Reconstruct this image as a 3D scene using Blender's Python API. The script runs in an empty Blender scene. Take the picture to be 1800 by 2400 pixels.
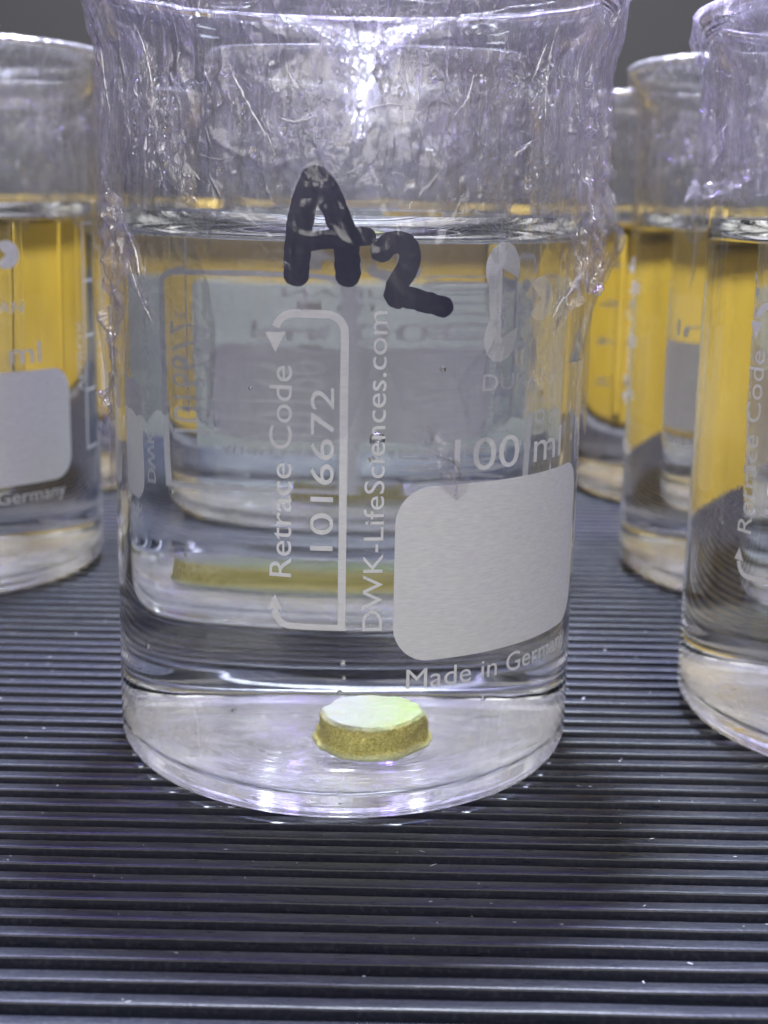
import bpy, bmesh, math, random
import numpy as np
from mathutils import Vector, Matrix, noise
random.seed(7)
S = bpy.context.scene
COL = S.collection
S.unit_settings.scale_length = 0.01          # one unit is one centimetre
R = math.radians

# ------------------------------------------------------------------ camera
cd = bpy.data.cameras.new('camera')
cam = bpy.data.objects.new('camera', cd); COL.objects.link(cam)
F_PX = 3245.0
cd.sensor_fit = 'VERTICAL'; cd.sensor_height = 36.0
cd.lens = F_PX / 2400.0 * 36.0
cd.clip_start = 0.5; cd.clip_end = 500
PITCH = math.atan((1200 - 463) / F_PX)
CAM = Vector((0.411, -14.966, 5.942))
cam.matrix_world = Matrix.Translation(CAM) @ Matrix.Rotation(math.pi/2 - PITCH, 4, 'X') @ Matrix.Rotation(R(1.1), 4, 'Z')
cd.dof.use_dof = True; cd.dof.focus_distance = 13.0; cd.dof.aperture_fstop = 0.42
S.camera = cam

# ------------------------------------------------------------------ render, world
S.view_settings.view_transform = 'Standard'; S.view_settings.look = 'None'
S.view_settings.exposure = 0.30; S.view_settings.gamma = 1.0
cy = S.cycles
cy.max_bounces = 28; cy.transmission_bounces = 28; cy.glossy_bounces = 10
cy.diffuse_bounces = 3; cy.transparent_max_bounces = 40
cy.caustics_refractive = True; cy.caustics_reflective = True
cy.blur_glossy = 0.4
cy.sample_clamp_indirect = 30.0
cy.use_denoising = True
cy.use_adaptive_sampling = False
W = bpy.data.worlds.new('World'); S.world = W; W.use_nodes = True
W.node_tree.nodes['Background'].inputs['Color'].default_value = (0.80, 0.84, 0.90, 1)
W.node_tree.nodes['Background'].inputs['Strength'].default_value = 0.14

# ------------------------------------------------------------------ lamps of the plant shelf, then two added front fills
def lamp(name, loc, size, power, color, size_y=None, aim=(0, 3, 0)):
    l = bpy.data.lights.new(name, 'AREA')
    l.shape = 'DISK' if size_y is None else 'RECTANGLE'
    l.size = size
    if size_y: l.size_y = size_y
    l.energy = power; l.color = color
    o = bpy.data.objects.new(name, l); COL.objects.link(o)
    o.location = loc
    o.rotation_euler = (Vector(aim) - Vector(loc)).to_track_quat('-Z', 'Y').to_euler()
    return o
WHITE = (0.82, 0.90, 1.0)
lamp('led_lamp', (0.3, 11.5, 48), 6.0, 120000, WHITE)
lamp('led_lamp', (-27, 13, 48), 6.0, 3500, WHITE)
lamp('led_lamp', (27, 13, 48), 6.0, 3500, WHITE)
lamp('led_lamp', (-13, 12, 48), 5.0, 9500, (0.36, 0.24, 1.0))
lamp('led_lamp', (14, 12, 48), 5.0, 9500, (0.36, 0.24, 1.0))

lamp('fill_lamp', (-26, -48, 32), 46.0, 16000, (1.0, 0.97, 0.93))  # unseen front lamp, added to brighten the print and make the film sparkle
lamp('fill_lamp', (22, -50, 30), 46.0, 16000, (1.0, 0.97, 0.93))  # its added partner on the right, also unseen

# ------------------------------------------------------------------ helpers
def tag(o, label=None, cat=None, group=None, kind=None):
    if label: o['label'] = label
    if cat: o['category'] = cat
    if group: o['group'] = group
    if kind: o['kind'] = kind
    return o
def link_mesh(name, me, mat=None, parent=None):
    if mat is not None and len(me.materials) == 0: me.materials.append(mat)
    o = bpy.data.objects.new(name, me); COL.objects.link(o)
    if parent: o.parent = parent
    return o
def mesh_from(name, verts, faces, smooth=True):
    me = bpy.data.meshes.new(name)
    me.from_pydata([tuple(v) for v in verts], [], faces)
    if smooth: me.shade_smooth()
    me.update()
    return me
def lathe(name, prof, seg=160, mat_of=None, close_start=False, close_end=False):
    """prof: list of (r, z); faces keep the winding that points to the left of the travel direction."""
    vs, fs, mi = [], [], []
    rings = []
    for k, (r, z) in enumerate(prof):
        if r < 1e-6:
            vs.append((0, 0, z)); rings.append([len(vs)-1]*seg)
        else:
            b = len(vs)
            for i in range(seg):
                a = 2*math.pi*i/seg
                vs.append((r*math.cos(a), r*math.sin(a), z))
            rings.append(list(range(b, b+seg)))
    for k in range(len(prof)-1):
        A, B = rings[k], rings[k+1]
        for i in range(seg):
            j = (i+1) % seg
            q = [A[i], A[j], B[j], B[i]]
            u = []
            for v in q:
                if v not in u: u.append(v)
            if len(u) >= 3:
                fs.append(u); mi.append(mat_of(k) if mat_of else 0)
    me = mesh_from(name, vs, fs)
    me.polygons.foreach_set('material_index', mi)
    return me
def arc(cx, cz, r, a0, a1, n):
    return [(cx + r*math.cos(R(a0+(a1-a0)*k/n)), cz + r*math.sin(R(a0+(a1-a0)*k/n))) for k in range(n+1)]

# ------------------------------------------------------------------ materials
class NT:
    def __init__(s, name):
        s.m = bpy.data.materials.new(name); s.m.use_nodes = True
        s.t = s.m.node_tree; s.t.nodes.clear()
        s.out = s.t.nodes.new('ShaderNodeOutputMaterial')
    def n(s, typ, **kw):
        nd = s.t.nodes.new('ShaderNode' + typ)
        for k, v in kw.items():
            if k.startswith('i_'):
                key = k[2:].replace('_', ' ')
                nd.inputs[key].default_value = v
            else: setattr(nd, k, v)
        return nd
    def l(s, a, b): s.t.links.new(a, b)
    def surf(s, sock): s.l(sock, s.out.inputs['Surface']); return s.m
    def coords(s, scale=(1, 1, 1), kind='Object'):
        tc = s.n('TexCoord'); mp = s.n('Mapping')
        mp.inputs['Scale'].default_value = scale
        s.l(tc.outputs[kind], mp.inputs['Vector']); return mp.outputs['Vector']
    def noise(s, vec, scale, detail=4, rough=0.55):
        x = s.n('TexNoise'); x.inputs['Scale'].default_value = scale
        x.inputs['Detail'].default_value = detail; x.inputs['Roughness'].default_value = rough
        s.l(vec, x.inputs['Vector']); return x.outputs['Fac']
    def ramp(s, sock, a, b, lo=0.0, hi=1.0):
        x = s.n('MapRange'); x.inputs['From Min'].default_value = a; x.inputs['From Max'].default_value = b
        x.inputs['To Min'].default_value = lo; x.inputs['To Max'].default_value = hi
        s.l(sock, x.inputs['Value']); return x.outputs['Result']
    def math(s, op, a, b=None):
        x = s.n('Math', operation=op)
        for i, v in enumerate((a, b)):
            if v is None: continue
            if isinstance(v, (int, float)): x.inputs[i].default_value = v
            else: s.l(v, x.inputs[i])
        return x.outputs[0]
    def bump(s, h, strength, dist=0.02):
        x = s.n('Bump'); x.inputs['Strength'].default_value = strength; x.inputs['Distance'].default_value = dist
        s.l(h, x.inputs['Height']); return x.outputs['Normal']
    def mix(s, fac, a, b):
        x = s.n('MixShader')
        if isinstance(fac, (int, float)): x.inputs[0].default_value = fac
        else: s.l(fac, x.inputs[0])
        s.l(a, x.inputs[1]); s.l(b, x.inputs[2]); return x.outputs[0]
    def colmix(s, fac, a, b):
        x = s.n('Mix', data_type='RGBA')
        if isinstance(fac, (int, float)): x.inputs[0].default_value = fac
        else: s.l(fac, x.inputs[0])
        for i, v in ((6, a), (7, b)):
            if isinstance(v, tuple): x.inputs[i].default_value = (*v, 1)
            else: s.l(v, x.inputs[i])
        return x.outputs[2]

N_GLASS, N_WATER = 1.473, 1.333
def refractive(name, ior, ripple=0.0, col=(1, 1, 1)):
    t = NT(name)
    g = t.n('BsdfGlass'); g.inputs['IOR'].default_value = ior
    g.inputs['Roughness'].default_value = 0.0; g.inputs['Color'].default_value = (*col, 1)
    if ripple:
        v = t.coords((0.8, 0.8, 4.0))
        h = t.noise(v, 1.2, 2, 0.5)
        t.l(t.bump(h, ripple, 0.02), g.inputs['Normal'])
    return t.surf(g.outputs[0])
M_GLASS = refractive('glass', N_GLASS, 0.035, (0.985, 0.99, 0.99))
def foot_mat():
    t = NT('scuffed glass foot')
    g = t.n('BsdfGlass'); g.inputs['IOR'].default_value = N_GLASS; g.inputs['Roughness'].default_value = 0.0
    v = t.coords(); sx = t.n('SeparateXYZ'); t.l(v, sx.inputs[0])
    rad = t.math('SQRT', t.math('ADD', t.math('POWER', t.math('ABSOLUTE', sx.outputs['X']), 2.0), t.math('POWER', t.math('ABSOLUTE', sx.outputs['Y']), 2.0)))
    ang = t.n('Math', operation='ARCTAN2'); t.l(sx.outputs['X'], ang.inputs[0]); t.l(sx.outputs['Y'], ang.inputs[1])
    cb = t.n('CombineXYZ'); t.l(t.math('MULTIPLY', rad, 9.0), cb.inputs[0]); t.l(t.math('MULTIPLY', ang.outputs[0], 1.6), cb.inputs[1])
    swirl = t.noise(cb.outputs[0], 1.5, 5, 0.65); mott = t.noise(v, 2.2, 4, 0.6)
    hz = t.math('MULTIPLY', t.ramp(swirl, 0.3, 0.7, 0.5, 1.4), t.ramp(mott, 0.35, 0.65, 0.012, 0.095))
    t.l(t.bump(swirl, 0.9, 0.03), g.inputs['Normal'])
    d = t.n('BsdfDiffuse'); d.inputs['Color'].default_value = (0.80, 0.76, 0.90, 1)
    return t.surf(t.mix(hz, g.outputs[0], d.outputs[0]))
M_FOOT = foot_mat()
M_GLASS_WATER = refractive('glass against water', N_WATER / N_GLASS)
M_WATER_TOP = refractive('water surface', N_WATER)
M_DROP = refractive('water drop', N_WATER)
M_BUBBLE = refractive('air bubble in water', 1/N_WATER)

def print_mat():
    t = NT('white enamel print')
    v = t.coords((1, 1, 6))
    n = t.noise(v, 9, 4, 0.6)
    c = t.colmix(t.ramp(n, 0.3, 0.75), (0.70, 0.70, 0.71), (0.84, 0.84, 0.84))
    d = t.n('BsdfDiffuse'); t.l(c, d.inputs['Color'])
    tr = t.n('BsdfTranslucent'); t.l(c, tr.inputs['Color'])
    return t.surf(t.mix(0.45, d.outputs[0], tr.outputs[0]))
M_PRINT = print_mat()
def ink_mat():
    t = NT('black marker ink')
    v = t.coords((1, 1, 1))
    n = t.noise(v, 7, 5, 0.65)
    p = t.n('BsdfPrincipled')
    p.inputs['Base Color'].default_value = (0.005, 0.006, 0.030, 1)
    p.inputs['Roughness'].default_value = 0.28
    tp = t.n('BsdfTransparent'); tp.inputs['Color'].default_value = (0.16, 0.15, 0.24, 1)
    return t.surf(t.mix(t.ramp(n, 0.60, 0.8, 0.0, 0.3), p.outputs[0], tp.outputs[0]))
M_INK = ink_mat()

def film_mat(name, lo, hi, base, top, tint, crump=1.0, facet=(0.0, 0.9), ring=0.9, rough=0.2):
    """clear cling film: mirror-like sheen over a see-through sheet, fogged above the water line, rim and crease glints painted in as haze"""
    t = NT(name)
    v1 = t.coords((1, 1, 1)); vz = t.coords((1, 1, 0.16)); vd = t.coords((1.0, 1.0, 0.45))
    sx = t.n('SeparateXYZ'); t.l(v1, sx.inputs[0]); Z = sx.outputs['Z']
    streak = t.noise(vz, 11.0, 5, 0.7)
    streak2 = t.noise(vz, 3.2, 3, 0.6)
    fine = t.noise(vd, 7.0, 5, 0.7)
    patch = t.noise(v1, 0.9, 3, 0.6)
    def crease(vec, sc, width):
        n = t.noise(vec, sc, 2, 0.5)
        return t.ramp(t.math('ABSOLUTE', t.math('SUBTRACT', n, 0.5)), 0.0, width, 1.0, 0.0)
    c1 = crease(vd, 2.6, 0.030); c2 = crease(v1, 4.5, 0.035)
    pm = t.ramp(patch, 0.46, 0.66)
    h = t.math('ADD', t.math('MULTIPLY', streak, 0.45), t.math('MULTIPLY', c1, 0.45))
    h = t.math('ADD', h, t.math('MULTIPLY', t.math('ADD', t.math('MULTIPLY', fine, 1.3), t.math('MULTIPLY', c2, 0.7)), pm))
    bp = t.n('Bump'); bp.inputs['Distance'].default_value = 0.05
    t.l(h, bp.inputs['Height']); t.l(t.ramp(Z, 5.5, 6.7, 0.08*crump, 0.85*crump), bp.inputs['Strength'])
    nb = bp.outputs['Normal']
    facets = None
    for sc, wgt in ((5.5, 0.9), (13.0, 0.8), (30.0, 0.7)):
        vo = t.n('TexVoronoi', feature='F1'); vo.inputs['Scale'].default_value = sc
        ds = t.n('TexNoise'); ds.inputs['Scale'].default_value = 3.0; t.l(vd, ds.inputs['Vector'])
        ad = t.n('VectorMath', operation='ADD'); t.l(vd, ad.inputs[0]); t.l(ds.outputs['Color'], ad.inputs[1])
        t.l(ad.outputs[0], vo.inputs['Vector'])
        sb = t.n('VectorMath', operation='SUBTRACT'); t.l(vo.outputs['Color'], sb.inputs[0]); sb.inputs[1].default_value = (0.5, 0.5, 0.5)
        sl = t.n('VectorMath', operation='SCALE'); t.l(sb.outputs[0], sl.inputs[0]); sl.inputs['Scale'].default_value = wgt
        if facets is None: facets = sl.outputs[0]
        else:
            a2 = t.n('VectorMath', operation='ADD'); t.l(facets, a2.inputs[0]); t.l(sl.outputs[0], a2.inputs[1]); facets = a2.outputs[0]
    fs_ = t.n('VectorMath', operation='SCALE'); t.l(facets, fs_.inputs[0])
    t.l(t.math('MULTIPLY', t.ramp(patch, 0.40, 0.62, 0.18, 1.0), t.ramp(Z, 5.6, 6.7, *facet)), fs_.inputs['Scale'])
    fa = t.n('VectorMath', operation='ADD'); t.l(nb, fa.inputs[0]); t.l(fs_.outputs[0], fa.inputs[1])
    fn = t.n('VectorMath', operation='NORMALIZE'); t.l(fa.outputs[0], fn.inputs[0])
    nrm = nb
    fr = t.n('Fresnel'); fr.inputs['IOR'].default_value = 1.5; t.l(nrm, fr.inputs['Normal'])
    f2 = t.math('MINIMUM', t.math('MULTIPLY', fr.outputs[0], 1.8), 0.42)
    gl = t.n('BsdfAnisotropic'); gl.inputs['Roughness'].default_value = rough; t.l(fn.outputs[0], gl.inputs['Normal'])
    tp = t.n('BsdfTransparent'); tp.inputs['Color'].default_value = (0.975, 0.97, 0.98, 1)
    clear = t.mix(f2, tp.outputs[0], gl.outputs[0])
    d = t.n('BsdfDiffuse'); d.inputs['Color'].default_value = (*tint, 1); t.l(nrm, d.inputs['Normal'])
    tr = t.n('BsdfTranslucent'); tr.inputs['Color'].default_value = (*tint, 1); t.l(nrm, tr.inputs['Normal'])
    fog = t.mix(0.5, d.outputs[0], tr.outputs[0])
    c3 = crease(vz, 5.0, 0.022)
    hz = t.ramp(Z, lo, hi, base, top)
    hz = t.math('MULTIPLY', hz, t.math('MULTIPLY', t.ramp(streak, 0.32, 0.68, 0.15, 1.9), t.ramp(streak2, 0.3, 0.7, 0.6, 1.4)))
    hz = t.math('ADD', hz, t.math('MULTIPLY', t.math('MULTIPLY', c1, pm), t.ramp(Z, 5.8, 6.7, 0.005, 0.15)))  # extra pale haze paints a glint along the creases
    hz = t.math('ADD', hz, t.math('MULTIPLY', t.math('MULTIPLY', c3, t.ramp(streak, 0.4, 0.6)), t.ramp(Z, 5.6, 6.8, 0.0, 0.32)))  # thin upright pale lines, painted in for bright streaks of light
    rad = t.math('ADD', t.math('POWER', t.math('ABSOLUTE', sx.outputs['X']), 2.0), t.math('POWER', t.math('ABSOLUTE', sx.outputs['Y']), 2.0))
    hz = t.math('MULTIPLY', hz, t.ramp(rad, 5.6, 6.5, 0.2, 1.0))
    hz = t.math('ADD', hz, t.math('MULTIPLY', t.math('MULTIPLY', t.ramp(rad, 6.9, 7.2), t.ramp(Z, 7.95, 8.04)), t.ramp(fine, 0.4, 0.6, 0.25*ring, ring)))  # white haze band round the rim, painted in for the lamp's glint there
    return t.surf(t.mix(hz, clear, fog))
M_FILM = film_mat('cling film', 5.6, 6.7, 0.014, 0.105, (0.73, 0.64, 0.90))
M_FILM_THIN = film_mat('tight cling film', 5.6, 7.0, 0.012, 0.05, (0.74, 0.70, 0.80), 0.8, (0.05, 0.8), 0.12)
M_TAIL = film_mat('crumpled cling film', 3.0, 6.5, 0.07, 0.15, (0.80, 0.74, 0.90), 0.9, (1.0, 1.0), 0.0, 0.16)

def rubber_mat():
    t = NT('black rubber')
    v = t.coords((0.35, 6, 6), 'Object'); n = t.noise(v, 6, 4, 0.6)
    v2 = t.coords((1, 1, 1)); sp = t.noise(v2, 22, 4, 0.7)
    p = t.n('BsdfPrincipled')
    c = t.colmix(t.ramp(sp, 0.5, 0.8), (0.0085, 0.0098, 0.0185), (0.034, 0.036, 0.05))
    t.l(c, p.inputs['Base Color'])
    t.l(t.ramp(n, 0.3, 0.7, 0.24, 0.42), p.inputs['Roughness'])
    p.inputs['Specular IOR Level'].default_value = 0.42
    t.l(t.bump(sp, 0.25, 0.01), p.inputs['Normal'])
    return t.surf(p.outputs[0])
M_RUBBER = rubber_mat()
def plain(name, col, rough, var=0.12, scale=3.0):
    t = NT(name); n = t.noise(t.coords(), scale, 5, 0.6)
    p = t.n('BsdfPrincipled')
    t.l(t.colmix(t.ramp(n, 0.3, 0.7), tuple(c*(1-var) for c in col), tuple(min(1, c*(1+var)) for c in col)), p.inputs['Base Color'])
    p.inputs['Roughness'].default_value = rough
    return t.surf(p.outputs[0])
M_WALL = plain('grey wall', (0.015, 0.0130, 0.0115), 0.8, 0.05, 0.2)
M_YELLOW = plain('yellow plastic', (0.30, 0.193, 0.018), 0.45, 0.16, 0.25)
M_GREY = plain('pale grey plastic', (0.20, 0.205, 0.18), 0.5, 0.08)
M_TABLE = plain('dark bench', (0.05, 0.05, 0.055), 0.5)
M_LINT = plain('pale lint', (0.42, 0.42, 0.46), 0.8)

# ------------------------------------------------------------------ bench, ribbed mat, wall
def box(name, x0, x1, y0, y1, z0, z1, mat, parent=None, bevel=0.0, seg=2):
    bm = bmesh.new()
    bmesh.ops.create_cube(bm, size=1.0)
    for v in bm.verts:
        v.co = Vector((x0 + (v.co.x+.5)*(x1-x0), y0 + (v.co.y+.5)*(y1-y0), z0 + (v.co.z+.5)*(z1-z0)))
    if bevel: bmesh.ops.bevel(bm, geom=bm.edges[:], offset=bevel, segments=seg, affect='EDGES', profile=0.5)
    me = bpy.data.meshes.new(name); bm.to_mesh(me); bm.free()
    return link_mesh(name, me, mat, parent)
bench = box('bench_floor', -120, 120, -60, 60, -2.6, -0.56, M_TABLE); tag(bench, kind='structure')
wall = box('wall', -120, 120, 46, 50, -2.6, 90, M_WALL); tag(wall, kind='structure')

PITCH_RIB, RIB_W, RIB_H, GZ = 0.3185, 0.155, 0.13, -0.075
mat = box('ribbed_mat', -42, 42, -13.5, 22.2, -0.55, GZ-RIB_H, M_RUBBER); tag(mat, kind='structure')
def rib_mesh():
    bev = 0.022; NX = 140
    prof = [(-RIB_W/2-0.018, -RIB_H)]
    prof += [(-RIB_W/2 + bev - bev*math.cos(R(a)), -bev + bev*math.sin(R(a))) for a in (0, 30, 60, 90)]
    prof += [(RIB_W/2 - bev + bev*math.sin(R(a)), -bev + bev*math.cos(R(a))) for a in (0, 30, 60, 90)]
    prof += [(RIB_W/2+0.018, -RIB_H)]
    vs, fs = [], []; m = len(prof)
    for i in range(NX+1):
        x = -36 + 72*i/NX
        if -30 < x < 30: x += 0.2*noise.noise(Vector((i*3.3, 0, 0)))
        dy = 0.006*noise.noise(Vector((x*0.8, 3, 0))); dw = 1 + 0.06*noise.noise(Vector((x*1.3, 9, 0))); dz = 0.007*noise.noise(Vector((x*1.1, 20, 0)))
        for k, (y, z) in enumerate(prof): vs.append((x, y*dw + dy, z + (dz if 0 < k < m-1 else 0)))
    for i in range(NX):
        for k in range(m-1): fs.append((i*m+k, (i+1)*m+k, (i+1)*m+k+1, i*m+k+1))
    fs.append(tuple(range(m))); fs.append(tuple(range((NX+1)*m-1, NX*m-1, -1)))
    me = mesh_from('rib', vs, fs, False)
    bm = bmesh.new(); bm.from_mesh(me); bmesh.ops.recalc_face_normals(bm, faces=bm.faces); bm.to_mesh(me); bm.free()
    me.shade_smooth(); me.set_sharp_from_angle(angle=R(40))
    return me
rme = rib_mesh()
y = -13.1; k = 0
while y < 21.9:
    o = link_mesh('rib', rme, M_RUBBER, mat)
    o.location = (random.uniform(-5.5, 5.5), y, GZ)
    o.rotation_euler.z = R(-0.15) + (math.pi if k % 2 else 0)
    y += PITCH_RIB; k += 1

# ------------------------------------------------------------------ beaker mesh (one lathe)
RO, RI, WZ = 2.5, 2.365, 5.52
H = 8.05
def glass_profile():
    p = [(0.0, -0.01), (1.4, -0.015), (2.0, -0.05), (2.17, -0.07)]                # slightly hollow foot
    p += arc(2.17, 0.26, 0.33, -90, 0, 14)[1:]
    p += [(RO, z) for z in np.linspace(0.36, 7.05, 26)]
    p += [(RO+0.006, 7.2), (RO+0.03, 7.36), (RO+0.075, 7.52), (RO+0.135, 7.67), (RO+0.19, 7.79)]
    p += arc(RO+0.165, 7.93, 0.095, -40, 200, 14)
    p += [(RO+0.03, 7.78), (RO-0.03, 7.62), (RO-0.085, 7.46), (RO-0.12, 7.3), (RI, 7.1)]
    p += [(RI, z) for z in np.linspace(7.0, WZ+0.26, 8)]
    return p
def inner_profile():
    """water side, from the top of the meniscus down the wall to the centre of the floor"""
    p = [(RI, z) for z in np.linspace(WZ+0.26, 0.70, 24)]
    p += arc(RI-0.45, 0.57, 0.45, 0, -90, 14)
    p += [(1.4, 0.12), (0.8, 0.12), (0.0, 0.12)]
    return p
def top_profile():
    rs = list(np.linspace(0, 1.7, 8)) + list(np.linspace(1.78, RI, 26))
    return [(r, WZ + 0.26*math.exp(-(RI-r)/0.16)) for r in rs]
glass_me = lathe('beaker_glass', glass_profile(), 192, mat_of=lambda k: 1 if k < 4 else 0); glass_me.materials.append(M_GLASS); glass_me.materials.append(M_FOOT)
ip, tp_ = inner_profile(), top_profile()
tp_[-1] = (RI, WZ+0.26)
wp = tp_ + ip[1:]
nt = len(tp_) - 1
water_me = lathe('water', wp, 192, mat_of=lambda k: 0 if k < nt else 1)
water_me.materials.append(M_WATER_TOP); water_me.materials.append(M_GLASS_WATER)
for me in (glass_me, water_me):
    # outward check: glass goes out up then in; water top must point up
    bm = bmesh.new(); bm.from_mesh(me); bm.normal_update()
    if me is water_me:
        f = max(bm.faces, key=lambda f: f.calc_center_median().z - f.calc_center_median().xy.length)
        flip = f.normal.z < 0
    else:
        f = min(bm.faces, key=lambda f: abs(f.calc_center_median().z-4) - f.calc_center_median().xy.length)
        c = f.calc_center_median(); flip = f.normal.dot(Vector((c.x, c.y, 0))) < 0
    if flip: bmesh.ops.reverse_faces(bm, faces=bm.faces)
    bm.to_mesh(me); bm.free()
    me.shade_smooth()
# keep the sharp edge where the water top meets the glass
bm = bmesh.new(); bm.from_mesh(water_me)
for e in bm.edges:
    if len(e.link_faces) == 2 and e.link_faces[0].material_index != e.link_faces[1].material_index: e.smooth = False
bm.to_mesh(water_me); bm.free()

# ------------------------------------------------------------------ prints on the glass (u = arc length from the front, z = height)
def wrap(bm, off=0.006, rot=0.0):
    for v in bm.verts:
        a = v.co.x / RO + rot; r = RO + off + v.co.z
        v.co = Vector((r*math.sin(a), -r*math.cos(a), v.co.y))
def slice_u(bm, step=0.09):
    xs = [v.co.x for v in bm.verts]
    x = math.floor(min(xs)/step)*step
    while x < max(xs):
        bmesh.ops.bisect_plane(bm, geom=bm.verts[:]+bm.edges[:]+bm.faces[:], dist=1e-6, plane_co=(x, 0, 0), plane_no=(1, 0, 0))
        x += step
def finish(bm, name, mat=None, off=0.006):
    bmesh.ops.triangulate(bm, faces=bm.faces[:]); slice_u(bm); wrap(bm, off)
    bmesh.ops.recalc_face_normals(bm, faces=bm.faces)
    for f in bm.faces:
        c = f.calc_center_median()
        if f.normal.dot(Vector((c.x, c.y, 0))) < 0: f.normal_flip()
    me = bpy.data.meshes.new(name); bm.to_mesh(me); bm.free()
    me.materials.append(mat or M_PRINT)
    return me
def text_bm(s, u0, u1, z0, hgt, up=False, bold=0.0):
    """lettering from u0 to u1 with cap height hgt; up=True reads upwards: then u0..u1 is the z range and z0 the baseline u"""
    cu = bpy.data.curves.new('lettering', 'FONT'); cu.body = s; cu.resolution_u = 4
    cu.offset = 0.0
    o = bpy.data.objects.new('lettering', cu); COL.objects.link(o)
    bpy.context.view_layer.update()
    me = bpy.data.meshes.new_from_object(o.evaluated_get(bpy.context.evaluated_depsgraph_get()))
    bpy.data.objects.remove(o)
    bm = bmesh.new(); bm.from_mesh(me); bpy.data.meshes.remove(me)
    xs = [v.co.x for v in bm.verts]; x0, x1 = min(xs), max(xs)
    capm = 0.729 * 1.0
    for v in bm.verts:
        x = (v.co.x-x0)/(x1-x0)*(u1-u0)+u0; yy = v.co.y/capm*hgt
        v.co = Vector((z0 - yy, x, 0)) if up else Vector((x, z0 + yy, 0))
    return bm
def stroke_poly(pts, w, cap=True, w2=None):
    """a ribbon polygon along pts with round ends"""
    P = [Vector(p) for p in pts]; n = len(P); L, Rr = [], []
    for i in range(n):
        t = (P[min(i+1, n-1)] - P[max(i-1, 0)]).normalized(); nn = Vector((-t.y, t.x))
        ww = w if w2 is None else w + (w2-w)*i/(n-1)
        L.append(P[i] + nn*ww/2); Rr.append(P[i] - nn*ww/2)
    out = list(L)
    if cap:
        t = (P[-1]-P[-2]).normalized(); a0 = math.atan2(t.x, -t.y)
        a0 = math.atan2((L[-1]-P[-1]).y, (L[-1]-P[-1]).x)
        rad = (L[-1]-P[-1]).length
        out += [P[-1] + Vector((math.cos(a0-math.pi*k/8), math.sin(a0-math.pi*k/8)))*rad for k in range(1, 8)]
    out += Rr[::-1]
    if cap:
        a0 = math.atan2((Rr[0]-P[0]).y, (Rr[0]-P[0]).x); rad = (Rr[0]-P[0]).length
        out += [P[0] + Vector((math.cos(a0-math.pi*k/8), math.sin(a0-math.pi*k/8)))*rad for k in range(1, 8)]
    return out
def ribbon(bm, pts, w, cap=True, z=0.0, w2=None):
    P = [Vector(p) for p in pts]; n = len(P)
    vs = []
    for i in range(n):
        t = (P[min(i+1, n-1)] - P[max(i-1, 0)]).normalized(); nn = Vector((-t.y, t.x))
        ww = w if w2 is None else w + (w2-w)*i/(n-1)
        vs.append((bm.verts.new((*(P[i]+nn*ww/2), z)), bm.verts.new((*(P[i]-nn*ww/2), z))))
    for i in range(n-1): bm.faces.new((vs[i][0], vs[i][1], vs[i+1][1], vs[i+1][0]))
    if cap:
        for (i, sgn) in ((0, -1), (n-1, 1)):
            c = P[i]; a = vs[i][0].co.xy - c; ang = math.atan2(a.y, a.x)
            ring = [vs[i][0]] + [bm.verts.new((*(c + Vector((math.cos(ang - sgn*math.pi*k/8), math.sin(ang - sgn*math.pi*k/8)))*a.length), z)) for k in range(1, 8)] + [vs[i][1]]
            bm.faces.new(ring)
def poly(bm, pts, z=0.0):
    return bm.faces.new([bm.verts.new((p[0], p[1], z)) for p in pts])
def catmull(pts, n=8):
    P = [Vector(p) for p in pts]; P = [2*P[0]-P[1]] + P + [2*P[-1]-P[-2]]; out = []
    for i in range(1, len(P)-2):
        for k in range(n):
            t = k/n
            out.append(0.5*((2*P[i]) + (P[i+1]-P[i-1])*t + (2*P[i-1]-5*P[i]+4*P[i+1]-P[i+2])*t*t + (3*P[i]-P[i-1]-3*P[i+1]+P[i+2])*t**3))
    out.append(P[-2]); return out
def fillet_poly(u0, u1, z0, z1, r, n=8):
    pts = []
    for cx, cz, a in ((u1-r, z1-r, 0), (u0+r, z1-r, 90), (u0+r, z0+r, 180), (u1-r, z0+r, 270)):
        pts += [(cx + r*math.cos(R(a+90*k/n)), cz + r*math.sin(R(a+90*k/n))) for k in range(n+1)]
    return pts

PRINTS = {}
bm = bmesh.new(); poly(bm, fillet_poly(0.52, 3.2, 1.63, 3.335, 0.36)); PRINTS['label_patch'] = finish(bm, 'label_patch')
PRINTS['origin_lettering'] = finish(text_bm('Made in Germany', 0.66, 3.03, 1.36, 0.205), 'origin_lettering')
PRINTS['brand_lettering'] = finish(text_bm('DURAN', 1.37, 2.34, 4.2, 0.165), 'brand_lettering')
PRINTS['volume_lettering'] = finish(text_bm('100 ml', 1.09, 2.62, 3.45, 0.33), 'volume_lettering')
# emblem: a tall figure of two open discs joined by a stem, and a smaller open disc
def open_disc(bm, cx, cz, r, a0, a1, n=26, rz=None):
    rz = rz or r
    pts = [(cx + r*math.cos(R(a0+(a1-a0)*k/n)), cz + rz*math.sin(R(a0+(a1-a0)*k/n))) for k in range(n+1)]
    poly(bm, [(cx, cz)] + pts)
bm = bmesh.new()
left = catmull([(1.42, 5.49), (1.37, 5.38), (1.372, 5.25), (1.43, 5.12), (1.452, 5.0), (1.43, 4.88), (1.378, 4.75), (1.37, 4.65), (1.41, 4.53)], 5)
outer = [tuple(v) for v in left]
outer += [(1.48, 4.475), (1.57, 4.465), (1.66, 4.50), (1.73, 4.58), (1.765, 4.70), (1.77, 4.78), (1.56, 4.68), (1.555, 5.33), (1.76, 5.23),
          (1.775, 5.33), (1.755, 5.43), (1.70, 5.52), (1.62, 5.565), (1.53, 5.565), (1.47, 5.53)]
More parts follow.
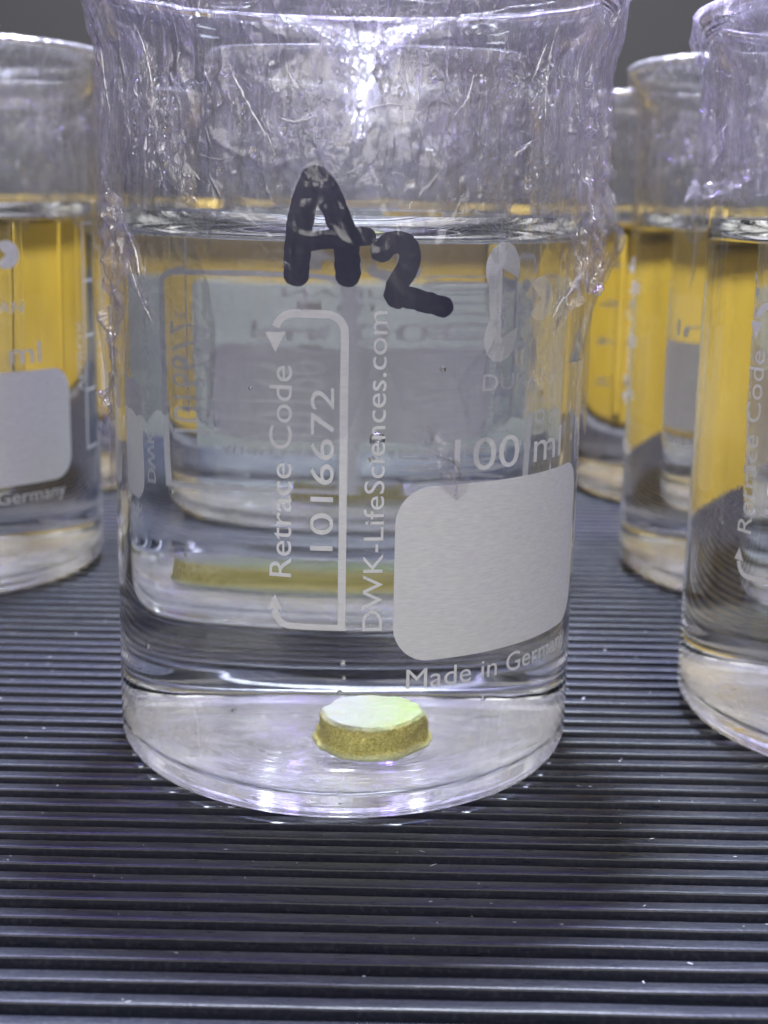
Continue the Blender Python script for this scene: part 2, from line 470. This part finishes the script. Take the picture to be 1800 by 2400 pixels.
poly(bm, outer); open_disc(bm, 2.10, 5.035, 0.20, -140, 140, rz=0.205)
PRINTS['emblem'] = finish(bm, 'emblem')
bm = bmesh.new()
path = [(-0.605, 2.13)] + [(-0.455-0.145*math.cos(R(a)), 2.13-0.145*math.sin(R(a))) for a in range(10, 91, 16)] + [(0.03, 1.985)]
ribbon(bm, path, 0.058, cap=False)
path = [(0.03, 1.957)] + [(0.03, 4.72)] + [(-0.14+0.17*math.cos(R(a)), 4.75+0.165*math.sin(R(a))) for a in range(0, 91, 15)] + \
       [(-0.43+0.175*math.cos(R(a)), 4.745+0.17*math.sin(R(a))) for a in range(90, 176, 15)]
ribbon(bm, path, 0.072, cap=False, z=0.0015)
poly(bm, [(-0.675, 2.14), (-0.535, 2.14), (-0.605, 2.28)]); poly(bm, [(-0.70, 4.74), (-0.605, 4.56), (-0.515, 4.74)], 0.0030)
PRINTS['retrace_bracket'] = finish(bm, 'retrace_bracket')
PRINTS['retrace_lettering'] = finish(text_bm('Retrace Code', 2.46, 4.44, -0.45, 0.225, True), 'retrace_lettering')
PRINTS['retrace_number'] = finish(text_bm('1016672', 2.73, 4.25, -0.06, 0.225, True), 'retrace_number')
PRINTS['maker_lettering'] = finish(text_bm('DWK-LifeSciences.com', 1.955, 4.95, 0.41, 0.195, True), 'maker_lettering')
PRINTS['scale_lettering'] = finish(text_bm('APPROX', 2.9, 4.0, 3.62, 0.17, True), 'scale_lettering')
bm = bmesh.new()
ribbon(bm, [(3.72, 1.95), (3.72, 5.5)], 0.045, cap=False)
for zz in (1.98, 2.9, 3.75, 4.6, 5.47): poly(bm, [(3.745, zz-.02), (4.15, zz-.02), (4.15, zz+.02), (3.745, zz+.02)])
PRINTS['scale_line'] = finish(bm, 'scale_line')
bm = bmesh.new()
for zz in (2.0, 2.9, 3.75, 4.6): poly(bm, [(-6.5, zz-.1), (-6.28, zz-.1), (-6.28, zz+.1), (-6.5, zz+.1)])
PRINTS['graduation_marks'] = finish(bm, 'graduation_marks')
bms = [text_bm(t_, -6.15, -5.8, zz-.09, 0.18) for t_, zz in (('20', 2.0), ('40', 2.9), ('60', 3.75), ('80', 4.6))]
bm = bmesh.new()
for b in bms:
    tmp = bpy.data.meshes.new('tmp'); b.to_mesh(tmp); bm.from_mesh(tmp); bpy.data.meshes.remove(tmp); b.free()
PRINTS['graduation_numbers'] = finish(bm, 'graduation_numbers')

def pieces_of(me, along_z):
    """one mesh per letter: loose islands, those that share their stretch of the reading direction (dots) kept together"""
    bm = bmesh.new(); bm.from_mesh(me); bm.verts.ensure_lookup_table()
    seen, isl = set(), []
    for v in bm.verts:
        if v.index in seen: continue
        st, comp = [v], []
        seen.add(v.index)
        while st:
            q = st.pop(); comp.append(q.index)
            for e in q.link_edges:
                o = e.other_vert(q)
                if o.index not in seen: seen.add(o.index); st.append(o)
        co = [bm.verts[k].co for k in comp]
        k_ = [c.z if along_z else math.atan2(c.x, -c.y) for c in co]
        isl.append([min(k_), max(k_), set(comp)])
    isl.sort(key=lambda t: t[0]); out = []
    for a, b, c in isl:
        if out and min(b, out[-1][1]) - max(a, out[-1][0]) > 0.6*min(b-a, out[-1][1]-out[-1][0]):
            out[-1] = [min(a, out[-1][0]), max(b, out[-1][1]), out[-1][2] | c]
        else: out.append([a, b, c])
    res = []
    for a, b, c in out:
        b2 = bm.copy(); b2.verts.ensure_lookup_table()
        bmesh.ops.delete(b2, geom=[v for v in b2.verts if v.index not in c], context='VERTS')
        m = bpy.data.meshes.new('letter'); b2.to_mesh(m); b2.free(); m.materials.append(M_PRINT); res.append(m)
    bm.free(); return res
SPLIT = {}
for nm, me in PRINTS.items():
    if nm.endswith('lettering') or nm.endswith('number') or nm.endswith('numbers'):
        SPLIT[nm] = ('letter', pieces_of(me, nm.startswith(('retrace', 'maker', 'scale', 'graduation'))))
    elif nm == 'emblem': SPLIT[nm] = ('emblem_shape', pieces_of(me, False))
    elif nm == 'graduation_marks': SPLIT[nm] = ('graduation_mark', pieces_of(me, True))
    elif nm == 'scale_line': pass
def join_prints(names):
    bm = bmesh.new()
    for nm in names: bm.from_mesh(PRINTS[nm])
    m = bpy.data.meshes.new('white_print'); bm.to_mesh(m); bm.free(); m.materials.append(M_PRINT); return m
ALL_PRINT = join_prints([n for n in PRINTS if n != 'label_patch'])

# ------------------------------------------------------------------ condensation drops on the inside of the wall
def drops_mesh(n, seed):
    rnd = random.Random(seed); bm = bmesh.new()
    for i in range(n):
        a = rnd.uniform(0, 2*math.pi); z = WZ + 0.4 + 2.0*rnd.random()**0.8
        s = 0.012 + 0.045*rnd.random()**3; rr = RI - 0.004 - s*0.45
        m = Matrix.Translation((rr*math.cos(a), rr*math.sin(a), min(z, 7.0))) @ Matrix.Rotation(a, 4, 'Z') @ Matrix.Diagonal((s*0.45, s, s*rnd.uniform(1, 1.7), 1))
        bmesh.ops.create_icosphere(bm, subdivisions=2, radius=1.0, matrix=m)
    me = bpy.data.meshes.new('condensation'); bm.to_mesh(me); bm.free(); me.shade_smooth(); me.materials.append(M_DROP); return me
drops_me = drops_mesh(320, 3)

def bubble_mesh():
    bm = bmesh.new(); bmesh.ops.create_icosphere(bm, subdivisions=3, radius=1.0)
    me = bpy.data.meshes.new('bubble'); bm.to_mesh(me); bm.free(); me.shade_smooth(); me.materials.append(M_BUBBLE); return me
bubble_me = bubble_mesh()
BUBBLES = [(0.36, 3.76, 0.075), (0.30, 3.58, 0.03), (-1.9, 3.1, 0.03), (-1.7, 2.5, 0.022), (0.05, 1.6, 0.03), (0.06, 1.45, 0.022), (0.02, 1.3, 0.026),
           (-1.1, 1.0, 0.03), (1.6, 1.1, 0.028), (1.0, 4.4, 0.03), (-0.9, 4.2, 0.02), (2.3, 4.1, 0.035), (-2.4, 1.4, 0.03)]
# ------------------------------------------------------------------ cling film
def bell(a, c, w):
    d = (a - c + math.pi) % (2*math.pi) - math.pi
    return math.exp(-(d/w)**2)
def film_mesh(seed, low, sides, nphi=560, nz=200, amp=1.0, lid=0.45, pocket=0.0):
    """a sheet over the mouth, down over the rim and clinging to the wall; low(phi) is its lower hem, sides(phi, z) extra bulge"""
    vs, fs = [], []
    off = Vector((seed*13.7, seed*5.1, seed*3.3))
    def fbm(p, sc, oc=3):
        return noise.fractal(p*sc + off, 1.0, 2.1, oc)
    def ridge(p, sc):
        return 1.0 - abs(noise.noise(p*sc + off*1.7))*2.2
    for j in range(nz+1):
        t = j/nz
        for i in range(nphi):
            a = 2*math.pi*i/nphi                       # 0 faces the camera, positive to the right
            hem = low(a) + 0.22*fbm(Vector((math.cos(a)*2, math.sin(a)*2, 9)), 2.0) + 0.07*fbm(Vector((math.cos(a)*2, math.sin(a)*2, 5)), 9.0)
            if t < 0.3:                                # the lid part, sagging into the mouth
                q = t/0.3; r = 2.70*q; z = 8.06 - lid*(1-q**2.2) - pocket*min(1.0, (1-q)/0.5)*bell(a, math.pi-0.05, 0.26)
                p = Vector((r*math.sin(a), -r*math.cos(a), z))
                z += (0.06*fbm(p, 1.2) + 0.05*max(0.0, ridge(p, 1.3))**3 + 0.02*fbm(p, 4.0))*(1-q**6)
                vs.append((r*math.sin(a), -r*math.cos(a), z)); continue
            q = (t-0.3)/0.7
            z = 8.06 + (hem-8.06)*q
            if q < 0.03: base = 2.70 + 0.085*math.sin(q/0.03*math.pi/2)
            else: base = 2.53 + 0.255*max(0.0, min(1.0, (z-7.2)/0.8))**1.4
            e = min(1.0, q*9)
            cl = 0.25 + 0.75*max(0.0, min(1.0, (z-5.0)/1.6))     # the sheet clings tighter lower down
            pv = Vector((math.sin(a)*2.5, -math.cos(a)*2.5, z*0.28)); pp = Vector((math.sin(a)*2.5, -math.cos(a)*2.5, z))
            w = (0.05*max(0.0, ridge(Vector((math.sin(a)*2.5, -math.cos(a)*2.5, z*0.10)), 3.4))**2*min(1.0, 1.6*abs(math.sin(a))**4) if seed < 9 else 0.0) + 0.035*fbm(pv, 3.2) + 0.045*max(0.0, ridge(pv, 2.2))**4 + 0.028*max(0.0, ridge(pp, 1.5))**5 + 0.016*fbm(pp, 6.0)
            r = base + e*(0.03 + amp*cl*abs(w)*0.9 + sides(a, z))
            vs.append((r*math.sin(a), -r*math.cos(a), z))
    for j in range(nz):
        for i in range(nphi):
            k = (i+1) % nphi
            fs.append((j*nphi+i, j*nphi+k, (j+1)*nphi+k, (j+1)*nphi+i))
    me = mesh_from('cling_film', vs, fs); me.materials.append(M_FILM_THIN if seed == 9 else M_FILM); return me
D = R
def low_main(a):
    return 3.9 - 0.7*bell(a, D(24), D(7)) - 0.25*bell(a, D(-12), D(12)) + 0.7*bell(a, D(8), D(5)) - 1.2*bell(a, D(-84), D(14)) - 0.4*bell(a, D(84), D(16))
def side_main(a, z):
    g = 0.22*bell(a, D(80), D(15))*math.exp(-((z-5.55)/0.42)**2) + 0.10*bell(a, D(95), D(30))*max(0, min(1, (z-5.6)))
    g += 0.16*bell(a, D(-88), D(10))*math.exp(-((z-5.1)/0.9)**2)
    # a twisted fold running down from the right-hand gather
    ac = D(80) - (5.5-z)*D(16)
    if 4.4 < z < 5.7: g += 0.07*bell(a, ac, D(2.2))
    return g
film_main = film_mesh(1, low_main, side_main, 900, 420, 0.85, 0.30, 1.25)
film_b = film_mesh(4, lambda a: 6.0 - 0.95*bell(a, D(-112), D(7)) - 0.4*bell(a, D(100), D(20)), lambda a, z: 0.10*bell(a, D(-115), D(10)), 560, 220)
film_c = film_mesh(9, lambda a: 5.35 + 0.3*math.cos(3*a), lambda a, z: 0.05*bell(a, D(150), D(30)), 360, 140)

def tail_mesh(path, w0, w1, r0, seed, amp=0.07, step=0.022):
    """a crumpled strip of film lying along path, given as (u, z) on the beaker wall"""
    P = catmull(path, 12); off = Vector((seed*3.7, seed*1.9, seed))
    L = [0.0]
    for a, b in zip(P[:-1], P[1:]): L.append(L[-1] + (b-a).length)
    n = max(8, int(L[-1]/step)); m = max(6, int(max(w0, w1)/step)); vs, fs = [], []
    for j in range(n+1):
        d = L[-1]*j/n; k = 0
        while k < len(L)-2 and L[k+1] < d: k += 1
        f = (d-L[k])/max(1e-6, L[k+1]-L[k]); c = P[k].lerp(P[k+1], f); t = (P[k+1]-P[k]).normalized(); nn = Vector((-t.y, t.x))
        w = (w0 + (w1-w0)*j/n)*(0.75 + 0.55*noise.noise(Vector((d*2.4, seed, 0))))*min(1.0, 0.25+4*j/n, 0.25+4*(1-j/n))
        for i in range(m+1):
            q = c + nn*w*(i/m-0.5)
            p = Vector((q.x, q.y*0.7, 0)) + off
            x = noise.fractal(p*3.2, 0.8, 2.1, 5); rg = 1-abs(noise.noise(p*2.6))*2.4
            q = q + nn*0.03*noise.noise(p*4 + Vector((5, 5, 5)))
            r = r0 + amp*(abs(x)*1.1 + 0.9*max(0, rg)**3)
            vs.append((r*math.sin(q.x/2.5), -r*math.cos(q.x/2.5), q.y))
    for j in range(n):
        for i in range(m): fs.append((j*(m+1)+i, j*(m+1)+i+1, (j+1)*(m+1)+i+1, (j+1)*(m+1)+i))
    me = mesh_from('film_tail', vs, fs); me.materials.append(M_TAIL); return me
TAILS = {'main': [
    tail_mesh([(-2.85, 6.25), (-2.7, 5.8), (-2.55, 5.4), (-2.6, 5.0), (-2.78, 4.6), (-2.85, 4.1), (-2.95, 3.6), (-3.0, 3.2)], 0.75, 0.30, 2.56, 2, 0.10),
    tail_mesh([(-2.45, 5.5), (-2.3, 5.25), (-2.1, 5.05), (-1.95, 4.85)], 0.35, 0.2, 2.535, 3, 0.05),
    tail_mesh([(2.95, 6.9), (2.95, 6.3), (2.95, 5.8), (2.9, 5.4), (2.85, 5.05)], 0.9, 1.5, 2.60, 5, 0.11),
    tail_mesh([(2.75, 5.4), (2.62, 5.15), (2.42, 4.92), (2.2, 4.70)], 0.30, 0.12, 2.55, 6, 0.10),
    tail_mesh([(0.75, 3.9), (0.95, 3.62), (1.02, 3.35), (1.1, 3.2)], 0.34, 0.14, 2.53, 8, 0.05),
    tail_mesh([(-0.3, 5.15), (-0.36, 4.95)], 0.1, 0.07, 2.53, 9, 0.04)],
 'b': [tail_mesh([(-3.62, 6.85), (-3.75, 6.6), (-3.82, 6.35)], 0.22, 0.18, 2.68, 11, 0.10),
    tail_mesh([(-4.75, 5.95), (-4.4, 6.12), (-4.1, 6.06), (-3.6, 6.12), (-3.1, 6.3)], 0.22, 0.22, 2.64, 12, 0.12)]}
def crease_mat():
    t = NT('folded film edge')
    n = t.noise(t.coords((1, 1, 1)), 14, 4, 0.6)
    g = t.n('BsdfAnisotropic'); g.inputs['Roughness'].default_value = 0.22
    t.l(t.bump(n, 0.8, 0.03), g.inputs['Normal'])
    tp = t.n('BsdfTransparent'); tp.inputs['Color'].default_value = (0.97, 0.965, 0.98, 1)
    return t.surf(t.mix(t.ramp(n, 0.35, 0.6, 0.05, 0.5), tp.outputs[0], g.outputs[0]))
M_CREASE = crease_mat()
def crease_mesh(path, rad, seed):
    """a thin rounded ridge where the sheet is pinched"""
    P = catmull(path, 10); n = len(P); vs, fs = [], []; m = 8
    for j, c in enumerate(P):
        t = (P[min(j+1, n-1)] - P[max(j-1, 0)]).normalized(); nn = Vector((-t.y, t.x))
        rr = rad*math.sin(math.pi*(j+0.6)/(n+0.2))**0.7*(1+0.5*noise.noise(Vector((j*0.6, seed, 0))))
        r0 = 2.59 + 0.255*max(0.0, min(1.0, (c.y-7.2)/0.8))**1.4
        c = c + nn*0.012*noise.noise(Vector((j*0.5, seed, 7)))
        for k in range(m):
            a = 2*math.pi*k/m; q = c + nn*rr*math.cos(a); r = r0 + rr*math.sin(a)
            vs.append((r*math.sin(q.x/2.5), -r*math.cos(q.x/2.5), q.y))
    for j in range(n-1):
        for k in range(m): fs.append((j*m+k, j*m+(k+1) % m, (j+1)*m+(k+1) % m, (j+1)*m+k))
    me = mesh_from('film_crease', vs, fs); me.materials.append(M_CREASE); return me
CREASES = [crease_mesh(p, r_, i) for i, (p, r_) in enumerate([
    ([(-0.457, 6.96), (-0.40, 6.865), (-0.351, 6.79)], 0.03), ([(1.568, 6.324), (1.69, 6.41), (1.83, 6.487)], 0.03),
    ([(-1.016, 7.08), (-0.91, 6.865), (-0.72, 6.54), (-0.555, 6.30)], 0.012), ([(-2.95, 7.3), (-2.876, 7.05), (-2.66, 6.65)], 0.016),
    ([(-2.04, 7.4), (-1.90, 7.03), (-1.85, 6.7)], 0.012), ([(1.41, 7.295), (1.454, 7.10)], 0.012), ([(1.74, 6.97), (1.82, 7.13), (1.90, 7.315)], 0.016),
    ([(-0.556, 6.595), (-0.40, 6.57), (-0.20, 6.62)], 0.022), ([(2.98, 5.38), (2.65, 5.17), (2.33, 5.0), (2.18, 4.84)], 0.024),
    ([(-2.41, 5.665), (-2.19, 5.41), (-2.12, 5.16)], 0.018), ([(-2.33, 5.32), (-2.12, 4.985), (-1.91, 4.74)], 0.014),
    ([(2.46, 5.92), (2.82, 5.79), (3.1, 5.75)], 0.022), ([(0.853, 3.66), (1.06, 3.56), (1.135, 3.38)], 0.02),
    ([(0.14, 6.66), (0.37, 6.73), (0.61, 6.695)], 0.016), ([(0.94, 6.65), (1.06, 6.79), (1.12, 7.0)], 0.012),
    ([(-1.35, 6.30), (-1.11, 6.24), (-0.89, 6.28)], 0.012), ([(-2.75, 5.2), (-2.85, 4.7), (-2.8, 4.2), (-2.9, 3.7)], 0.018),
    ([(2.5, 7.4), (2.42, 7.0), (2.46, 6.5)], 0.013), ([(2.0, 7.5), (1.93, 6.9), (1.97, 6.5)], 0.010)])]
# ------------------------------------------------------------------ plant disc
def disc_mat():
    t = NT('plant tissue')
    g = t.coords((1, 1, 1))
    sx = t.n('SeparateXYZ'); t.l(g, sx.inputs[0])
    n = t.noise(g, 9, 5, 0.6); n2 = t.noise(g, 40, 3, 0.6); n3 = t.noise(g, 26, 2, 0.5)
    xx = t.math('ADD', sx.outputs['X'], t.math('MULTIPLY', t.math('SUBTRACT', n, 0.5), 0.5))
    topc = t.colmix(t.ramp(xx, -0.22, 0.34), (0.30, 0.31, 0.275), (0.225, 0.28, 0.10))
    topc = t.colmix(t.ramp(t.noise(g, 5, 4, 0.6), 0.4, 0.7, 0.0, 0.6), topc, (0.29, 0.30, 0.24))
    topc = t.colmix(t.math('MULTIPLY', t.ramp(n3, 0.62, 0.70), t.ramp(xx, 0.0, 0.2)), topc, (0.22, 0.50, 0.12))
    skin = t.colmix(t.ramp(n2, 0.35, 0.7), (0.235, 0.20, 0.045), (0.55, 0.49, 0.17))
    pale = (0.42, 0.45, 0.28)
    zz = t.math('ADD', sx.outputs['Z'], t.math('MULTIPLY', t.math('SUBTRACT', n, 0.5), 0.10))
    side = t.colmix(t.ramp(zz, 0.02, 0.10), pale, skin)
    c = t.colmix(t.ramp(zz, 0.325, 0.40), side, topc)
    p = t.n('BsdfPrincipled'); t.l(c, p.inputs['Base Color']); p.inputs['Roughness'].default_value = 0.5
    p.inputs['Specular IOR Level'].default_value = 0.1
    t.l(t.bump(n2, 0.5, 0.02), p.inputs['Normal'])
    return t.surf(p.outputs[0])
M_DISC = disc_mat()
def disc_mesh(seed):
    prof = [(0, 0.0), (0.40, 0.0), (0.50, 0.012), (0.515, 0.05), (0.475, 0.11), (0.46, 0.2), (0.45, 0.29), (0.44, 0.355), (0.415, 0.39), (0.35, 0.403), (0.2, 0.41), (0, 0.415)]
    pr = []
    for (a, b), (c, d) in zip(prof[:-1], prof[1:]):
        for k in range(4): pr.append((a+(c-a)*k/4, b+(d-b)*k/4))
    pr.append(prof[-1])
    me = lathe('plant_disc', pr, 96)
    off = Vector((seed*3.1, seed, 0))
    for v in me.vertices:
        n = noise.fractal(v.co*5+off, 1, 2, 4); n2 = noise.noise(v.co*2.2+off)
        s = 1 + 0.06*n + 0.07*n2 + 0.02*noise.noise(v.co*22+off)
        v.co = Vector((v.co.x*s*0.99, v.co.y*s*0.97, v.co.z*(1+0.04*n2) + (0.014*n + 0.006*noise.noise(v.co*18+off))*(v.co.z > 0.02)))
    bm = bmesh.new(); bm.from_mesh(me); bmesh.ops.recalc_face_normals(bm, faces=bm.faces); bm.to_mesh(me); bm.free()
    me.shade_smooth(); me.materials.append(M_DISC); return me
disc_me = disc_mesh(2)

# ------------------------------------------------------------------ set out the beakers
# x, y, turn of the prints (deg), film mesh, film turn, place words
ROWS = [
    (0.0, 0.0, 0, 'main', 0, 'nearest beaker', 'A2'),
    (6.54, 0.89, -49, 'b', 10, 'beaker cut by the right edge', ''),
    (-6.76, 7.20, -7, 'c', 40, 'beaker cut by the left edge', ''),
    (0.10, 7.40, -6, 'c', 100, 'beaker straight behind the nearest one', ''),
    (6.90, 7.62, 50, 'c', 170, 'right-hand beaker of the middle row', ''),
    (-6.90, 14.7, 40, 'c', 230, 'left-hand beaker of the back row', ''),
    (0.0, 14.6, -44, 'c', 290, 'central beaker of the back row', ''),
    (6.93, 14.42, -30, 'c', 330, 'right-hand beaker of the back row', ''),
]
films = {'main': film_main, 'b': film_b, 'c': film_c}
GB = 'glass beakers standing on the ribbed mat'
for i, (x, yy, turn, fk, fturn, words, mark) in enumerate(ROWS):
    root = bpy.data.objects.new('beaker', None); COL.objects.link(root)
    root.location = (x, yy, 0); root.rotation_euler.z = R(turn)
    tag(root, 'nearest clear glass beaker, with A2 handwritten in black' if mark else 'clear glass ' + words + ', with white print', 'beaker', GB)
    link_mesh('glass_wall', glass_me, None, root)
    if i < 3:
        for nm, me in PRINTS.items():
            if i == 0 and nm.startswith('graduation'): continue
            if nm in SPLIT:
                part = bpy.data.objects.new(nm, None); COL.objects.link(part); part.parent = root
                for m_ in SPLIT[nm][1]: link_mesh(SPLIT[nm][0], m_, None, part)
            else:
                o = link_mesh(nm, me, None, root)
                if nm in ('retrace_bracket', 'scale_line'): o['kind'] = 'stuff'
    else:
        link_mesh('label_patch', PRINTS['label_patch'], None, root)
        o = link_mesh('white_print', ALL_PRINT, None, root); o['kind'] = 'stuff'
    if i < 3 or i == 4:
        d = link_mesh('condensation', drops_me, None, root); d['kind'] = 'stuff'
    if mark: beaker_main = root
    w = link_mesh('water', water_me, None); w.location = (x, yy, 0)
    tag(w, 'still clear water in the ' + words, 'water', 'fillings of water in the beakers')
    if mark:
        for (u, z, rad) in BUBBLES:
            b_ = link_mesh('bubble', bubble_me, None, w); rr = RI - rad - 0.004; a_ = u/RO
            b_.location = (rr*math.sin(a_), -rr*math.cos(a_), z); b_.scale = (rad, rad, rad)
    f = link_mesh('cling_film', films[fk], None); f.location = (x, yy, 0); f.rotation_euler.z = R(fturn)
    for m_ in TAILS.get(fk, []): link_mesh('film_tail', m_, None, f)
    for m_ in (CREASES if mark else []): link_mesh('film_crease', m_, None, f)
    tag(f, 'wrinkled cling film over the ' + words, 'cling film', 'cling film covers on the beakers')
    dl = link_mesh('plant_disc', disc_me, None)
    dx = {0: (0.22, -0.38), 2: (-0.45, -0.6)}.get(i, (0.3*math.sin(i*2.1), 0.3*math.cos(i*1.3)))
    dl.location = (x+dx[0], yy+dx[1], 0.127); dl.rotation_euler.z = 0.0 if i == 0 else i*1.1
    if i == 0: dl.rotation_euler.x = R(11); dl.location.z += 0.085; dl.location.x += 0.03
    tag(dl, 'green and brown plant disc in the ' + words, 'plant disc', 'plant discs in the beakers')

# handwriting on the nearest beaker
bm = bmesh.new()
ribbon(bm, catmull([(-0.255, 6.09), (-0.335, 5.90), (-0.385, 5.68), (-0.405, 5.45), (-0.41, 5.27)]), 0.24, z=0.002)
ribbon(bm, catmull([(-0.225, 6.09), (-0.14, 5.98), (-0.04, 5.75), (0.015, 5.60), (0.04, 5.45), (0.05, 5.27)]), 0.23, z=0.006)
ribbon(bm, catmull([(-0.36, 5.53), (-0.1, 5.575), (0.09, 5.60), (0.21, 5.60)]), 0.165, z=0.010)
ribbon(bm, catmull([(0.345, 5.48), (0.42, 5.545), (0.53, 5.55), (0.60, 5.46), (0.575, 5.33), (0.50, 5.20), (0.47, 5.10), (0.50, 5.07)]), 0.20, z=0.014)
ribbon(bm, catmull([(0.48, 5.10), (0.65, 5.06), (0.80, 5.02), (0.93, 4.985)]), 0.20, z=0.018, w2=0.19)
for v in bm.verts:
    n = noise.noise(Vector((v.co.x*16, v.co.y*16, 3))); v.co.x += 0.012*n; v.co.y += 0.010*noise.noise(Vector((v.co.x*18, v.co.y*18, 9)))
link_mesh('handwriting', finish(bm, 'handwriting', M_INK, 0.008), None, beaker_main)

# ------------------------------------------------------------------ yellow crate behind the beakers
crate = bpy.data.objects.new('storage_crate', None); COL.objects.link(crate); crate.location = (2, 25, -0.55)
tag(crate, 'yellow plastic storage crate standing behind all the beakers', 'crate')
box('crate_body', -36, 34, 0, 12, 0, 5.7, M_YELLOW, crate, 0.25)
box('crate_rim', -36.35, 34.35, -0.35, 12.35, 5.702, 6.3, M_YELLOW, crate, 0.15)
for k in range(13):
    xx = -33 + k*5.3
    box('crate_rib', xx-0.2, xx+0.2, -0.3, -0.003, 0.4, 5.6, M_YELLOW, crate, 0.08)

def slab(name, label, cat, x0, x1, y0, h_):
    bm = bmesh.new()
    pts = fillet_poly(x0, x1, -0.55, h_, 0.3, 5)
    lo = [bm.verts.new((p[0], y0 + 0.05*(p[1] < 0), p[1])) for p in pts]; hi = [bm.verts.new((p[0], y0+0.22 + 0.05*(p[1] < 0), p[1])) for p in pts]
    bm.faces.new(lo); bm.faces.new(hi[::-1])
    for i in range(len(pts)):
        j = (i+1) % len(pts); bm.faces.new((lo[j], lo[i], hi[i], hi[j]))
    bmesh.ops.recalc_face_normals(bm, faces=bm.faces)
    me = bpy.data.meshes.new(name); bm.to_mesh(me); bm.free()
    tag(link_mesh(name, me, M_GREY), label, cat)
slab('plastic_sheet', 'pale grey plastic sheet standing between the yellow crate and the back beakers', 'plastic sheet', -0.4, 6.2, 22.7, 3.9)
side = bpy.data.objects.new('storage_crate', None); COL.objects.link(side); side.location = (24, 13, -0.55); side.rotation_euler.z = R(90)
tag(side, 'second yellow crate, seen only bent through the right-hand beakers', 'crate')
box('crate_body', -11, 9, 0, 9, 0, 5.7, M_YELLOW, side, 0.25)
box('crate_rim', -11.3, 9.3, -0.3, 9.3, 5.702, 6.3, M_YELLOW, side, 0.15)

# ------------------------------------------------------------------ lint and dust on the mat
rnd = random.Random(5); bm = bmesh.new()
for i in range(280):
    x, yy = rnd.uniform(-5.5, 5.5), rnd.uniform(-8, 9)
    if x*x+yy*yy < 7.5: continue
    kx = round((yy+13.1)/PITCH_RIB)*PITCH_RIB - 13.1 + rnd.uniform(-0.06, 0.06)
    a = rnd.uniform(0, math.pi); L = rnd.uniform(0.007, 0.024)*(2.2 if rnd.random() < 0.12 else 1)
    m = Matrix.Translation((x, kx, GZ+0.006)) @ Matrix.Rotation(a, 4, 'Z') @ Matrix.Diagonal((L, 0.003+0.004*rnd.random(), 0.004, 1))
    bmesh.ops.create_icosphere(bm, subdivisions=1, radius=1.0, matrix=m)
me = bpy.data.meshes.new('lint'); bm.to_mesh(me); bm.free(); me.materials.append(M_LINT)
tag(link_mesh('lint', me), 'pale specks of lint and dust scattered over the black mat', 'lint', None, 'stuff')

# refracted lamp light thrown on the ribs in front of the glass
for o in bpy.data.objects:
    base = o.name.split('.')[0]
    if o.type == 'LIGHT' and o.name == 'led_lamp': o.data.cycles.is_caustics_light = True
    elif base in ('glass_wall', 'water'): o.cycles.is_caustics_caster = True; o.cycles.is_caustics_receiver = base == 'glass_wall'
    elif base == 'rib' or o.name == 'plant_disc': o.cycles.is_caustics_receiver = True
